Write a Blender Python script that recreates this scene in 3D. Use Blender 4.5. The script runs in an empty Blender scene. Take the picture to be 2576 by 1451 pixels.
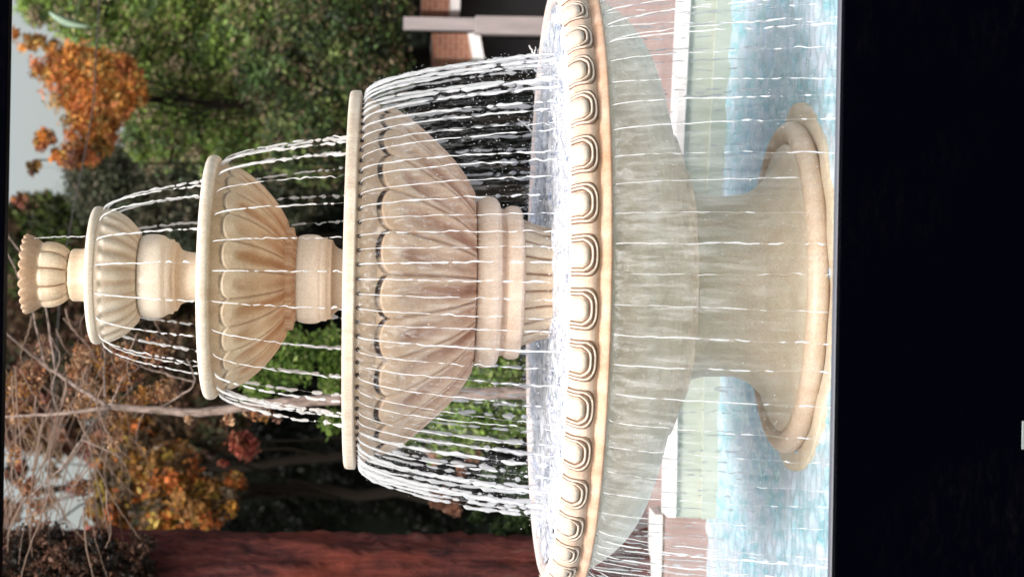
import bpy, math, random
import numpy as np
from mathutils import Matrix, Vector
R = math.radians
C = bpy.context.scene
col = C.collection
PI = math.pi

# ------------------------------------------------------------------ camera, light, exposure
F = 5000.0            # focal length in units of a 2576 wide picture
S = 0.0025            # metres per unit at the fountain's axis
D0 = 12.5             # camera to fountain axis
EYE = 2.5
ROLL = R(1.0)
CX = -0.049
cr, sr = math.cos(ROLL), math.sin(ROLL)
cam = bpy.data.cameras.new('camera')
cam.sensor_width = 36; cam.lens = 36*F/2576
cam.shift_x = (1288-1010)/2576; cam.shift_y = 0
cam.clip_start = .1; cam.clip_end = 500
cam.dof.use_dof = True; cam.dof.focus_distance = 11.6; cam.dof.aperture_fstop = 1.4
co = bpy.data.objects.new('camera', cam); col.objects.link(co)
co.matrix_world = Matrix(((sr, cr, 0, CX), (0, 0, -1, -D0), (-cr, sr, 0, EYE), (0, 0, 0, 1)))
C.camera = co
SUN_EL, SUN_AZ = R(52), R(12)      # the sun stands behind the camera, a little to its left
w = bpy.data.worlds.new('World'); C.world = w; w.use_nodes = True
nt = w.node_tree; bg = nt.nodes['Background']
sky = nt.nodes.new('ShaderNodeTexSky'); sky.sky_type = 'NISHITA'; sky.sun_disc = False
sky.sun_elevation = SUN_EL; sky.sun_rotation = R(180)+SUN_AZ
sky.air_density = 1.8; sky.dust_density = 8.0; sky.ozone_density = 1.0
hs = nt.nodes.new('ShaderNodeHueSaturation'); hs.inputs['Saturation'].default_value = .5; hs.inputs['Value'].default_value = 1.2
nt.links.new(sky.outputs[0], hs.inputs['Color']); nt.links.new(hs.outputs[0], bg.inputs[0])
bg.inputs[1].default_value = 0.15
sl = bpy.data.lights.new('sun', 'SUN'); sl.energy = 2.0; sl.angle = R(12); sl.color = (1, .95, .88)
so = bpy.data.objects.new('sun', sl); col.objects.link(so)
sd = Vector((-math.sin(SUN_AZ)*math.cos(SUN_EL), -math.cos(SUN_AZ)*math.cos(SUN_EL), math.sin(SUN_EL)))
so.rotation_euler = sd.to_track_quat('Z', 'Y').to_euler()
C.view_settings.view_transform = 'Standard'; C.view_settings.look = 'None'
C.view_settings.exposure = 0.24; C.view_settings.gamma = 1

# ------------------------------------------------------------------ helpers
def P(u, v, d):
    """a point of the place: u, v read off the photograph, d = metres in front of the camera"""
    dx, dy = u-1010, v-725.5
    dn = dx*cr+dy*sr; lf = -dx*sr+dy*cr
    return np.array((CX-lf*d/F, d-D0, EYE-dn*d/F))
def Z(u): return (2010-u)*S
def tag(o, label=None, cat=None, group=None, kind=None):
    for k, x in (('label', label), ('category', cat), ('group', group), ('kind', kind)):
        if x: o[k] = x
    return o
def empty(name, loc=(0, 0, 0), **k):
    o = bpy.data.objects.new(name, None); o.empty_display_size = .1
    o.location = loc; col.objects.link(o); return tag(o, **k)
def mesh_obj(name, V, Fc, mat, parent=None, smooth=True, cols=None, uv=None, cname='Col'):
    me = bpy.data.meshes.new(name)
    V = np.asarray(V, np.float32)
    if isinstance(Fc, np.ndarray):
        n, k = Fc.shape
        me.vertices.add(len(V)); me.vertices.foreach_set('co', V.ravel())
        me.loops.add(n*k); me.loops.foreach_set('vertex_index', Fc.astype(np.int32).ravel())
        me.polygons.add(n); me.polygons.foreach_set('loop_start', np.arange(0, n*k, k, dtype=np.int32))
        me.update(calc_edges=True)
    else:
        me.from_pydata([tuple(map(float, v)) for v in V], [], [tuple(f) for f in Fc]); me.update()
    me.polygons.foreach_set('use_smooth', np.full(len(me.polygons), smooth))
    if cols is not None:
        a = me.color_attributes.new(cname, 'FLOAT_COLOR', 'POINT')
        c4 = np.ones((len(V), 4), np.float32); c4[:, :3] = cols
        a.data.foreach_set('color', c4.ravel())
    if mat: me.materials.append(mat)
    me.validate()
    o = bpy.data.objects.new(name, me); col.objects.link(o)
    if parent:
        o.parent = parent; o.matrix_parent_inverse = Matrix.Translation(-parent.location)
    return o
class MB:
    """collects pieces of one mesh"""
    def __init__(s): s.V = []; s.F = []; s.n = 0
    def add(s, V, Fc):
        V = np.asarray(V, float); s.V.append(V); s.F += [tuple(int(i)+s.n for i in f) for f in Fc]; s.n += len(V)
    def box(s, x0, x1, y0, y1, z0, z1, b=0.0):
        if b <= 0:
            V = [(x, y, z) for x in (x0, x1) for y in (y0, y1) for z in (z0, z1)]
            s.add(V, [(0, 1, 3, 2), (4, 6, 7, 5), (0, 4, 5, 1), (2, 3, 7, 6), (0, 2, 6, 4), (1, 5, 7, 3)]); return
        # bevelled: three nested rings
        V = []
        for z, q in ((z0, b), (z0+b, 0), (z1-b, 0), (z1, b)):
            V += [(x0+q+(b if not q else 0)*0, y0+q, z), (x1-q, y0+q, z), (x1-q, y1-q, z), (x0+q, y1-q, z)]
        Fc = [(3, 2, 1, 0), (12, 13, 14, 15)]
        for k in range(3):
            for i in range(4): Fc.append((k*4+i, k*4+(i+1) % 4, k*4+4+(i+1) % 4, k*4+4+i))
        s.add(V, Fc)
    def tube(s, pts, rad, n=8, wob=0, rng=None):
        pts = np.asarray(pts, float); m = len(pts)
        rad = np.full(m, rad) if np.isscalar(rad) else np.asarray(rad, float)
        T = np.gradient(pts, axis=0); T /= np.linalg.norm(T, axis=1)[:, None]+1e-9
        up = np.array((0, 0, 1.)) if abs(T[:, 2]).mean() < .8 else np.array((0, 1., 0))
        A = np.cross(T, up); A /= np.linalg.norm(A, axis=1)[:, None]+1e-9; B = np.cross(T, A)
        th = np.arange(n)*2*PI/n
        rr = rad[:, None]*np.ones((1, n))
        if wob and rng is not None: rr = rr*(1+wob*rng.normal(size=(m, n)))
        V = pts[:, None]+rr[..., None]*(np.cos(th)[None, :, None]*A[:, None]+np.sin(th)[None, :, None]*B[:, None])
        V = V.reshape(-1, 3)
        Fc = [(i*n+j, i*n+(j+1) % n, (i+1)*n+(j+1) % n, (i+1)*n+j) for i in range(m-1) for j in range(n)]
        Fc += [tuple(range(n-1, -1, -1)), tuple((m-1)*n+j for j in range(n))]
        s.add(V, Fc)
    def build(s, name, mat, parent=None, smooth=False):
        return mesh_obj(name, np.concatenate(s.V), s.F, mat, parent, smooth)
def catmull(pts, k=12):
    p = np.asarray(pts, float); p = np.vstack((2*p[0]-p[1], p, 2*p[-1]-p[-2])); out = []
    for i in range(1, len(p)-2):
        t = np.linspace(0, 1, k, endpoint=False)[:, None]
        a, b, c, d = p[i-1], p[i], p[i+1], p[i+2]
        out.append(.5*((2*b)+(-a+c)*t+(2*a-5*b+4*c-d)*t**2+(-a+3*b-3*c+d)*t**3))
    out.append(p[-2][None]); return np.vstack(out)
def sst(a, b, x):
    t = np.clip((x-a)/(b-a), 0, 1); return t*t*(3-2*t)
def noise1(rng, n, m):
    """smooth 1-D noise, n samples from m knots"""
    k = rng.normal(size=m+3); x = np.linspace(0, m, n); i = x.astype(int); f = x-i; f = f*f*(3-2*f)
    return k[i]*(1-f)+k[i+1]*f

# ------------------------------------------------------------------ materials
def mat(name, base=(.5, .5, .5), rough=.6, spec=.5, metal=0):
    m = bpy.data.materials.new(name); m.use_nodes = True
    b = m.node_tree.nodes['Principled BSDF']
    b.inputs['Base Color'].default_value = (*base, 1); b.inputs['Roughness'].default_value = rough
    b.inputs['Specular IOR Level'].default_value = spec; b.inputs['Metallic'].default_value = metal
    return m
def N(m, t, **k):
    n = m.node_tree.nodes.new(t)
    for a, v in k.items():
        if a in n.inputs: n.inputs[a].default_value = v
        else: setattr(n, a, v)
    return n
def L(m, a, b): m.node_tree.links.new(a, b)
def coords(m, sc=(1, 1, 1)):
    t = N(m, 'ShaderNodeTexCoord'); mp = N(m, 'ShaderNodeMapping'); mp.inputs['Scale'].default_value = sc
    L(m, t.outputs['Object'], mp.inputs[0]); return mp.outputs[0]
def noise(m, vec, scale, det=5, rough=.6):
    n = N(m, 'ShaderNodeTexNoise'); n.inputs['Scale'].default_value = scale; n.inputs['Detail'].default_value = det
    n.inputs['Roughness'].default_value = rough; L(m, vec, n.inputs['Vector']); return n.outputs['Fac']
def ramp(m, fac, stops):
    r = N(m, 'ShaderNodeValToRGB'); e = r.color_ramp.elements
    while len(e) < len(stops): e.new(.5)
    for x, (p, c) in zip(e, stops): x.position = p; x.color = (*c, 1)
    L(m, fac, r.inputs[0]); return r.outputs[0]
def mixc(m, fac, a, b, mode='MIX'):
    x = N(m, 'ShaderNodeMix', data_type='RGBA', blend_type=mode)
    for s, i in ((fac, 0), (a, 6), (b, 7)):
        if isinstance(s, (int, float)): x.inputs[i].default_value = s
        elif isinstance(s, tuple): x.inputs[i].default_value = (*s, 1)
        else: L(m, s, x.inputs[i])
    return x.outputs[2]
def bump(m, fac, strength=.3, dist=.01):
    b = N(m, 'ShaderNodeBump'); b.inputs['Strength'].default_value = strength; b.inputs['Distance'].default_value = dist
    L(m, fac, b.inputs['Height']); L(m, b.outputs[0], m.node_tree.nodes['Principled BSDF'].inputs['Normal'])
def setbase(m, c): L(m, c, m.node_tree.nodes['Principled BSDF'].inputs['Base Color'])
def stone(name, light, mid, dark, streak=.5, rough=.5, attr=True, spec=.4):
    m = mat(name, light, rough, spec)
    v = coords(m); vs = coords(m, (1, 1, .18))
    a = ramp(m, noise(m, v, 3.2, 6), [(.32, mid), (.62, light)])
    st = ramp(m, noise(m, vs, 11, 6, .7), [(.42, (0, 0, 0)), (.72, (1, 1, 1))])
    sf = N(m, 'ShaderNodeMath', operation='MULTIPLY'); L(m, st, sf.inputs[0]); sf.inputs[1].default_value = streak
    c = mixc(m, sf.outputs[0], a, dark)
    sp = ramp(m, noise(m, v, 90, 3), [(.38, (.82, .8, .78)), (.6, (1.04, 1.04, 1.04))])
    c = mixc(m, .7, c, sp, 'MULTIPLY')
    if attr:
        at = N(m, 'ShaderNodeVertexColor', layer_name='Col'); c = mixc(m, 1.0, c, at.outputs[0], 'MULTIPLY')
    setbase(m, c)
    bump(m, noise(m, v, 60, 5), .25, .006)
    return m
M = {}
M['cream'] = stone('cream_stone', (.72, .62, .49), (.66, .52, .38), (.44, .29, .17), .6)
M['rim'] = stone('rim_stone', (.80, .74, .66), (.74, .66, .57), (.58, .46, .36), .3)
M['tan'] = stone('tan_stone', (.69, .54, .41), (.62, .45, .32), (.40, .24, .15), .55)
M['basin'] = stone('basin_stone', (.76, .62, .53), (.68, .50, .40), (.46, .28, .19), .6, .75, spec=.15)
M['egg'] = stone('egg_stone', (.72, .66, .60), (.66, .56, .48), (.46, .31, .22), .4, .7, spec=.2)
M['groove'] = stone('groove_stone', (.22, .125, .08), (.16, .085, .05), (.09, .05, .035), .3)
M['wet'] = stone('wet_stone', (.86, .69, .54), (.78, .62, .49), (.50, .38, .28), .7, .35)
M['pedestal'] = stone('pedestal_stone', (.66, .58, .46), (.57, .53, .43), (.48, .34, .25), .5, .4)
M['ring'] = stone('ring_stone', (.64, .53, .42), (.56, .43, .32), (.36, .20, .12), .4, .4)
M['hole'] = mat('spout_hole', (.04, .025, .02), .7)
# falling water
m = mat('falling_water', (.90, .93, .98), .12, .6); M['jet'] = m
b = m.node_tree.nodes['Principled BSDF']; b.inputs['Transmission Weight'].default_value = .3; b.inputs['IOR'].default_value = 1.33; b.inputs['Alpha'].default_value = .6
# water in the basin
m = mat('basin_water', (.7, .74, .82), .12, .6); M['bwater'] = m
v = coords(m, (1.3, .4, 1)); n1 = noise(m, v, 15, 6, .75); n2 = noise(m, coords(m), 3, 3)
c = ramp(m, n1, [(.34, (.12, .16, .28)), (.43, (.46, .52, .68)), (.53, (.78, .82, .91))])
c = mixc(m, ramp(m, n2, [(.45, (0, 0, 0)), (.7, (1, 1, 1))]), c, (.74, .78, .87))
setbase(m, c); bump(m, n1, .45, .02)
# water in the pool
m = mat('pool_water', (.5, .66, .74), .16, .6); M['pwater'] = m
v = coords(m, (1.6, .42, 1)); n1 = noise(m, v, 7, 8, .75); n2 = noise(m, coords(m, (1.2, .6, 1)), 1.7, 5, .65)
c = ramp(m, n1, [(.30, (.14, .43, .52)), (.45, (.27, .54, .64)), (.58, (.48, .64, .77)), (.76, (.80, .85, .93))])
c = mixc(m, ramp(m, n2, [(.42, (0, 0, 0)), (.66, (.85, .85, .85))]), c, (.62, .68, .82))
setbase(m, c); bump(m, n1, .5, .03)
m = mat('pool_wall', (.5, .56, .5), .5); M['pwall'] = m
c = ramp(m, noise(m, coords(m, (1, 1, .3)), 5, 6), [(.3, (.36, .41, .36)), (.7, (.48, .52, .46))]); setbase(m, c)
m = mat('coping', (.82, .78, .78), .6); M['coping'] = m
c = ramp(m, noise(m, coords(m), 6, 6), [(.3, (.70, .66, .66)), (.7, (.86, .82, .83))]); setbase(m, c)
m = mat('paving', (.4, .3, .27), .8); M['paving'] = m
br = N(m, 'ShaderNodeTexBrick'); br.inputs['Scale'].default_value = 3.5; br.inputs['Mortar Size'].default_value = .02
br.inputs['Color1'].default_value = (.24, .14, .12, 1); br.inputs['Color2'].default_value = (.30, .20, .17, 1); br.inputs['Mortar'].default_value = (.2, .17, .16, 1)
L(m, coords(m), br.inputs['Vector']); c = mixc(m, .5, br.outputs[0], ramp(m, noise(m, coords(m), 2, 6), [(.3, (.30, .21, .20)), (.7, (.42, .33, .32))])); setbase(m, c)
m = mat('earth', (.05, .06, .03), .9); M['earth'] = m
c = ramp(m, noise(m, coords(m), 1.5, 8), [(.35, (.035, .045, .02)), (.6, (.08, .10, .04)), (.75, (.12, .09, .05))]); setbase(m, c)
m = mat('brick', (.4, .17, .1), .8); M['brick'] = m
br = N(m, 'ShaderNodeTexBrick'); br.inputs['Scale'].default_value = 4; br.inputs['Mortar Size'].default_value = .015
br.inputs['Color1'].default_value = (.38, .17, .10, 1); br.inputs['Color2'].default_value = (.30, .12, .08, 1); br.inputs['Mortar'].default_value = (.45, .36, .3, 1)
tc = N(m, 'ShaderNodeTexCoord'); mp = N(m, 'ShaderNodeMapping'); mp.inputs['Rotation'].default_value = (PI/2, 0, 0)
L(m, tc.outputs['Object'], mp.inputs[0]); L(m, mp.outputs[0], br.inputs['Vector']); setbase(m, br.outputs[0])
M['white'] = mat('white_paint', (.78, .78, .80), .5)
m = mat('pinkish_paint', (.62, .52, .54), .5); M['post'] = m
c = ramp(m, noise(m, coords(m, (1, 1, .2)), 9, 5), [(.3, (.22, .20, .205)), (.7, (.32, .285, .295))]); setbase(m, c)
M['dark'] = mat('painted_shade', (.012, .012, .014), .8, .2)  # near black, standing for the shade inside the openings
M['core'] = mat('shade_core', (.006, .008, .006), 1, .05)  # deep shade put into the colour of the core
m = mat('red_bark', (.2, .06, .04), .85, .2); M['redbark'] = m
n1 = noise(m, coords(m, (3.2, 3.2, .55)), 5, 8, .72)
c = ramp(m, n1, [(.32, (.018, .010, .010)), (.46, (.085, .024, .024)), (.58, (.17, .044, .038)), (.72, (.14, .10, .085))])
n2 = noise(m, coords(m, (1, 1, .5)), 1.4, 4)
c = mixc(m, ramp(m, n2, [(.5, (0, 0, 0)), (.72, (.7, .7, .7))]), c, (.36, .07, .034)); setbase(m, c); bump(m, n1, 1, .14)
m = mat('bare_bark', (.30, .23, .21), .8, .2); M['bark'] = m
c = ramp(m, noise(m, coords(m, (1, 1, .4)), 30, 5), [(.35, (.13, .095, .08)), (.65, (.36, .28, .25))]); setbase(m, c)
M['trunk'] = mat('dark_bark', (.012, .010, .008), .9, .05)
M['twig'] = mat('twig', (.22, .155, .125), .8, .2)
M['cable'] = mat('cable', (.02, .018, .02), .5)
m = mat('leaves', (.1, .15, .05), .55, .25); M['leaf'] = m
at = N(m, 'ShaderNodeVertexColor', layer_name='Col'); setbase(m, at.outputs[0])
tr = N(m, 'ShaderNodeBsdfTranslucent'); L(m, at.outputs[0], tr.inputs[0]); mx = N(m, 'ShaderNodeMixShader'); mx.inputs[0].default_value = .28
out = m.node_tree.nodes['Material Output']; L(m, m.node_tree.nodes['Principled BSDF'].outputs[0], mx.inputs[1]); L(m, tr.outputs[0], mx.inputs[2]); L(m, mx.outputs[0], out.inputs[0])
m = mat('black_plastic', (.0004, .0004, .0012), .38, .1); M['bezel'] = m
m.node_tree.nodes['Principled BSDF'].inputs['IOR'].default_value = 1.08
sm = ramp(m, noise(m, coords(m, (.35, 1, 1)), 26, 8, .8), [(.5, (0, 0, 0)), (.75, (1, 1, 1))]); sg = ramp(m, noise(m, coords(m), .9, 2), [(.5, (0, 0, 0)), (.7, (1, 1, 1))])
setbase(m, mixc(m, mixc(m, 1.0, sm, sg, 'MULTIPLY'), (.0005, .0006, .0020), (.004, .004, .0045)))  # streaky reflections painted as paler smears in the base colour
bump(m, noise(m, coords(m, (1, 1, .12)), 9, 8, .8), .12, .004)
M['lip'] = mat('bezel_lip', (.10, .11, .14), .4, .4)  # lighter grey stands for screen light catching the inner edge
M['badge'] = mat('badge', (.22, .26, .27), .5)

# ------------------------------------------------------------------ ground, pool, water (the setting)
PY = 3.05
def slab(name, x0, x1, y0, y1, z0, z1, mt, kind='structure', parent=None):
    b = MB(); b.box(x0, x1, y0, y1, z0, z1); o = b.build(name, mt, parent)
    if kind: o['kind'] = kind
    return o
slab('ground', -150, 150, 10.5, 300, -.4, .30, M['earth'])
slab('lower_ground', -60, 60, -60, -2.6, -2.2, -2.0, M['earth'])
slab('paving', -14, 14, PY+.42, 10.5, -.3, .304, M['paving'])
def water_grid(name, x0, x1, y0, y1, z, mt, amp, nx, ny, seed, disc=None):
    g = np.random.default_rng(seed)
    X, Y = np.meshgrid(np.linspace(x0, x1, nx), np.linspace(y0, y1, ny))
    H = np.zeros_like(X)
    for k in range(46):
        a = g.uniform(0, 2*PI); f = g.uniform(7, 60); H += np.sin(f*(X*math.cos(a)+Y*math.sin(a))+g.uniform(0, 7))/f**.7
    H *= amp/H.std()
    V = np.stack((X, Y, z+H), -1).reshape(-1, 3)
    i = np.arange(ny-1)[:, None]*nx+np.arange(nx-1)[None]; Fc = np.stack((i, i+1, i+nx+1, i+nx), -1).reshape(-1, 4)
    if disc:
        cen = V[Fc].mean(1); Fc = Fc[np.hypot(cen[:, 0], cen[:, 1]) < disc]
    return tag(mesh_obj(name, V, Fc, mt), kind='structure')
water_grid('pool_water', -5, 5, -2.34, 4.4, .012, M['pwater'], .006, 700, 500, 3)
slab('pool_floor', -5, 5, -2.34, 4.4, -.35, -.3, M['pwall'])
# far pool wall: right part, a return and a left part standing a little further back
pw = empty('pool_wall', (0, PY, 0), label='low grey green wall round the fountain pool with pale stone coping', cat='wall')
b = MB()
def wallseg(b, p0, p1, t, z0, z1):
    (x0, y0), (x1, y1) = p0, p1; n = np.array((-(y1-y0), x1-x0)); n = n/np.linalg.norm(n)*t
    V = [(x0, y0, z0), (x1, y1, z0), (x1+n[0], y1+n[1], z0), (x0+n[0], y0+n[1], z0)]
    V += [(a, c, z1) for a, c, _ in V]
    b.add(V, [(3, 2, 1, 0), (4, 5, 6, 7), (0, 1, 5, 4), (1, 2, 6, 5), (2, 3, 7, 6), (3, 0, 4, 7)])
wl = [((-5.2, PY+.95), (-1.86, PY+.78)), ((-1.80, PY), (.75, PY)), ((.75, PY), (4.2, PY-.75))]
for p in wl: wallseg(b, p[0], p[1], .35, -.3, .325)
b.build('wall_face', M['pwall'], pw)
b = MB()
for p in wl:
    a = np.array(p[0]); c = np.array(p[1]); d = (c-a)/np.linalg.norm(c-a); n = np.array((-d[1], d[0]))
    L0 = np.linalg.norm(c-a); k = max(1, round(L0/.9))
    for i in range(k):
        q0 = a+d*(L0*i/k+.003)-n*.035; q1 = a+d*(L0*(i+1)/k-.003)-n*.035
        wallseg(b, tuple(q0), tuple(q1), .40, .326, .388)
b.build('coping', M['coping'], pw)
b = MB()
for p in wl:
    a = np.array(p[0]); c = np.array(p[1]); d = (c-a)/np.linalg.norm(c-a); n = np.array((-d[1], d[0]))
    wallseg(b, tuple(a-n*.07), tuple(c-n*.07), .068, -.28, .13)
b.build('wall_step', M['pwall'], pw)

# ------------------------------------------------------------------ the fountain
ft = empty('fountain', (0, 0, 0), label='tall cream stone fountain of stacked ribbed bowls with water spilling tier to tier', cat='fountain')
def revolve(name, prof, mt, parent, nth=256, disp=None, tint=None, closed=True):
    """prof rows (r, u) in picture units; disp(th, U, r) pushes along the outward normal; tint(th, U, r) -> rgb multiplier"""
    p = np.asarray(prof, float); n = len(p)
    th = np.arange(nth)*2*PI/nth - PI/2
    T = np.gradient(p, axis=0); T /= np.linalg.norm(T, axis=1)[:, None]+1e-9
    nr, nu = T[:, 1], -T[:, 0]                       # outward for a profile read top to bottom
    TH, Rr = np.meshgrid(th, p[:, 0]); U = np.meshgrid(th, p[:, 1])[1]
    dsp = disp(TH, U, Rr) if disp else np.zeros_like(Rr)
    rr = np.maximum(Rr+dsp*nr[:, None], .01); uu = U+dsp*nu[:, None]
    V = np.stack((rr*S*np.cos(TH), rr*S*np.sin(TH), (2010-uu)*S), -1).reshape(-1, 3)
    i = np.arange(n-1)[:, None]*nth; j = np.arange(nth)[None]; j2 = (j+1) % nth
    Fc = np.stack((i+j, i+nth+j, i+nth+j2, i+j2), -1).reshape(-1, 4)
    cols = np.ones((len(V), 3)) if tint is None else tint(TH, U, Rr).reshape(-1, 3)
    return mesh_obj(name, V, Fc, mt, parent, True, cols)
def cat_join(*segs):
    return np.vstack([catmull(s, k) if k else np.asarray(s, float) for s, k in segs])
def phi(th, n, off=0.0):
    """position within one of n petals, -1..1"""
    x = ((th+PI/2+off)*n/(2*PI)+.5) % 1.0
    return 2*x-1
def gray(x, c=(1, 1, 1)):
    return np.stack([x*c[0], x*c[1], x*c[2]], -1)
def mixrgb(f, c):
    f = f[..., None]; return (1-f)+f*np.array(c)

# crown (topmost cup)
def crown_disp(th, U, r):
    p = phi(th, 10, .1); a = sst(104, 116, U)*(1-sst(168, 180, U))
    return a*(13*np.sqrt(np.clip(1-p*p, 0, 1))-7)
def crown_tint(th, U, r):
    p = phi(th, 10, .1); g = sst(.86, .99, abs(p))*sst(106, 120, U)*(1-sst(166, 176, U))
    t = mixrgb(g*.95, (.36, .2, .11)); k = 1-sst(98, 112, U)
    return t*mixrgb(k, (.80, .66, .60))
prof = cat_join(([(80, 74), (90, 67), (97, 69), (96, 80), (90, 92), (82, 104)], 8), ([(78, 108), (78, 120), (77, 135), (71, 152), (60, 166), (50, 176)], 10),
                ([(62, 180), (66, 186), (66, 205), (70, 222), (72, 232)], 8))
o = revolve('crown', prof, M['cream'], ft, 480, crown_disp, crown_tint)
me = o.data; co_ = np.zeros(len(me.vertices)*3, np.float32); me.vertices.foreach_get('co', co_); co_ = co_.reshape(-1, 3)
zz = co_[:, 2]; th = np.arctan2(co_[:, 1], co_[:, 0]); k = sst(Z(92), Z(66), zz); k = np.clip((zz-Z(92))/(Z(68)-Z(92)), 0, 1)
co_[:, 2] += k*.016*np.abs(np.cos(th*12))-.004*k; co_[:, :2] *= (1+k*.035*np.abs(np.cos(th*12)))[:, None]
me.vertices.foreach_set('co', co_.ravel()); me.update()

# small bowl
def sb_disp(th, U, r):
    p = phi(th, 24); a = sst(266, 280, U)*(1-sst(344, 352, U))
    return a*(3.8*np.cos(p*PI))
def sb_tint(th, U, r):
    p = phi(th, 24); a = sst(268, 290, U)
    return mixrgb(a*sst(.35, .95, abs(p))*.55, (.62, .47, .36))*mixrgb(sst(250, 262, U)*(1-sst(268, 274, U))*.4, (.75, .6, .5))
prof = cat_join(([(60, 262), (120, 258), (158, 246), (166, 238), (171, 238), (174, 246), (171, 256), (168, 260)], 8),
                ([(167, 266), (160, 288), (146, 314), (128, 334), (108, 350), (92, 354)], 16))
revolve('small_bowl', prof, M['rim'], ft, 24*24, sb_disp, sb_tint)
# collar under it
def col_tint(a, b_):
    return lambda th, U, r: mixrgb(sst(a, b_, U)*.5, (.80, .66, .50))
prof = cat_join(([(88, 352), (98, 356), (105, 370), (106, 392), (103, 410), (96, 422)], 10), ([(94, 424), (94, 436), (88, 438), (86, 446)], 0),
                ([(84, 448), (70, 456), (64, 470), (62, 490), (62, 520)], 8))
revolve('collar', prof, M['rim'], ft, 192, None, col_tint(420, 450))

def petals(n, u0, u1, lift, hollow, cusp, crack, off=0.0, dark=(.55, .36, .26)):
    def edge(ph): return cusp*(1-np.sqrt(np.clip(1-ph*ph, 0, 1)))
    def disp(th, U, r):
        p = phi(th, n, off); t = (U-u0)/(u1-u0); e = edge(p)
        ins = sst(0, .035, t-e)
        ribs = lift*ins*(.55+.45*np.sqrt(np.clip(1-p**4, 0, 1)))
        hw = .66*np.sqrt(np.clip((t-.17)/.3, 0, 1))*np.clip(1.12-.3*t, 0, 1)
        hol = hollow*(1-sst(hw*.15, hw+.22, abs(p)))*sst(.17, .34, t)
        gr = lift*.7*sst(.90, 1, abs(p))*ins*sst(.02, .1, t-e)
        fade = 1-sst(.97, 1.0, t)
        return (ribs-hol-gr)*fade*(t > -.1)
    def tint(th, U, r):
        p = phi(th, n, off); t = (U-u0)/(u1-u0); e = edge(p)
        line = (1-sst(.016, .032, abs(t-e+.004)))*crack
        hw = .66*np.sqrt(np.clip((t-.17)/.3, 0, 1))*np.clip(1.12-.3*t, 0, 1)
        h = (1-sst(hw*.3, hw+.12, abs(p)))*(.6+.4*np.sin(th*13+U*.02))*sst(.18, .32, t)  # shadow of the petal hollows, painted brown into the colour
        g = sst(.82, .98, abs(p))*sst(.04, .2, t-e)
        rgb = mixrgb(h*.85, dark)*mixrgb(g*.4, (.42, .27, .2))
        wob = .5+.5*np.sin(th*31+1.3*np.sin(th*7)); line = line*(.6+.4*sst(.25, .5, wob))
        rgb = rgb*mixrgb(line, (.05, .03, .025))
        return rgb*mixrgb(sst(.6, 1.0, t)*(.35+.25*np.sin(th*19+2)**2), (.6, .38, .28))  # brown shadow toward the bowl's bottom, also put into the tint
    return disp, tint
# medium bowl
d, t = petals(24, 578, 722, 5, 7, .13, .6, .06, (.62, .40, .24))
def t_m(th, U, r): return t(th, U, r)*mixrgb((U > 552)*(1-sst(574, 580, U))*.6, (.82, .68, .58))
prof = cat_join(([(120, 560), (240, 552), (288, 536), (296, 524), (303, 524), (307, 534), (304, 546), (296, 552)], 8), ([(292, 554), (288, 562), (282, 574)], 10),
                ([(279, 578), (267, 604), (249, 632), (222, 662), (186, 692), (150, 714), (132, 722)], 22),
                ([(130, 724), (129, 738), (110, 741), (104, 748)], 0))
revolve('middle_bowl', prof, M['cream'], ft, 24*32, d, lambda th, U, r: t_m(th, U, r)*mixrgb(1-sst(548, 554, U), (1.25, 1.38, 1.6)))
prof = cat_join(([(96, 748), (106, 750), (111, 764), (112, 785), (110, 800), (106, 808)], 8), ([(105, 810), (105, 822), (101, 824), (100, 834)], 0),
                ([(98, 836), (86, 842), (78, 852), (74, 870), (74, 900)], 8))
revolve('collar', prof, M['rim'], ft, 192, None, col_tint(806, 840))
# large bowl with its ring of spouts
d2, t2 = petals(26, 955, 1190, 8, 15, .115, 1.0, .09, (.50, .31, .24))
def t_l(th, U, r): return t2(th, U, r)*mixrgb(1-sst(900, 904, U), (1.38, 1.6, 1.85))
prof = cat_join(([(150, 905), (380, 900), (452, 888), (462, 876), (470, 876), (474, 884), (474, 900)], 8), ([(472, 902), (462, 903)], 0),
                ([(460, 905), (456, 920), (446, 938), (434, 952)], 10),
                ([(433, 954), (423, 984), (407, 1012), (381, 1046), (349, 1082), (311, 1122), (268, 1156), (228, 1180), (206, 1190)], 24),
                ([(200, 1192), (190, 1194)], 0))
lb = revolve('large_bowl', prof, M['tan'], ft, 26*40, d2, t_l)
NSP = 88
sp = MB(); th_ = np.arange(10)*2*PI/10
ring = [(math.cos(a)*.011, math.sin(a)*.011) for a in th_]
V = [(x, 0, z) for x, z in ring]+[(x, -.02, z) for x, z in ring]+[(x*.55, -.02, z*.55) for x, z in ring]+[(x*.5, -.002, z*.5) for x, z in ring]
Fc = [(k*10+i, k*10+(i+1) % 10, k*10+10+(i+1) % 10, k*10+10+i) for k in range(3) for i in range(10)]+[tuple(range(30, 40))]
sp.add(V, Fc); s0 = sp.build('spout', M['hole'], lb)
for k in range(NSP):
    a = k*2*PI/NSP
    if math.cos(a) < -.15: continue
    o = s0 if k == 0 else s0.copy()
    if k: col.objects.link(o); o.parent = lb
    o.matrix_parent_inverse = Matrix(); o.location = (math.sin(a)*457*S, -math.cos(a)*457*S, Z(911)); o.rotation_euler = (0, 0, a)
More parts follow.
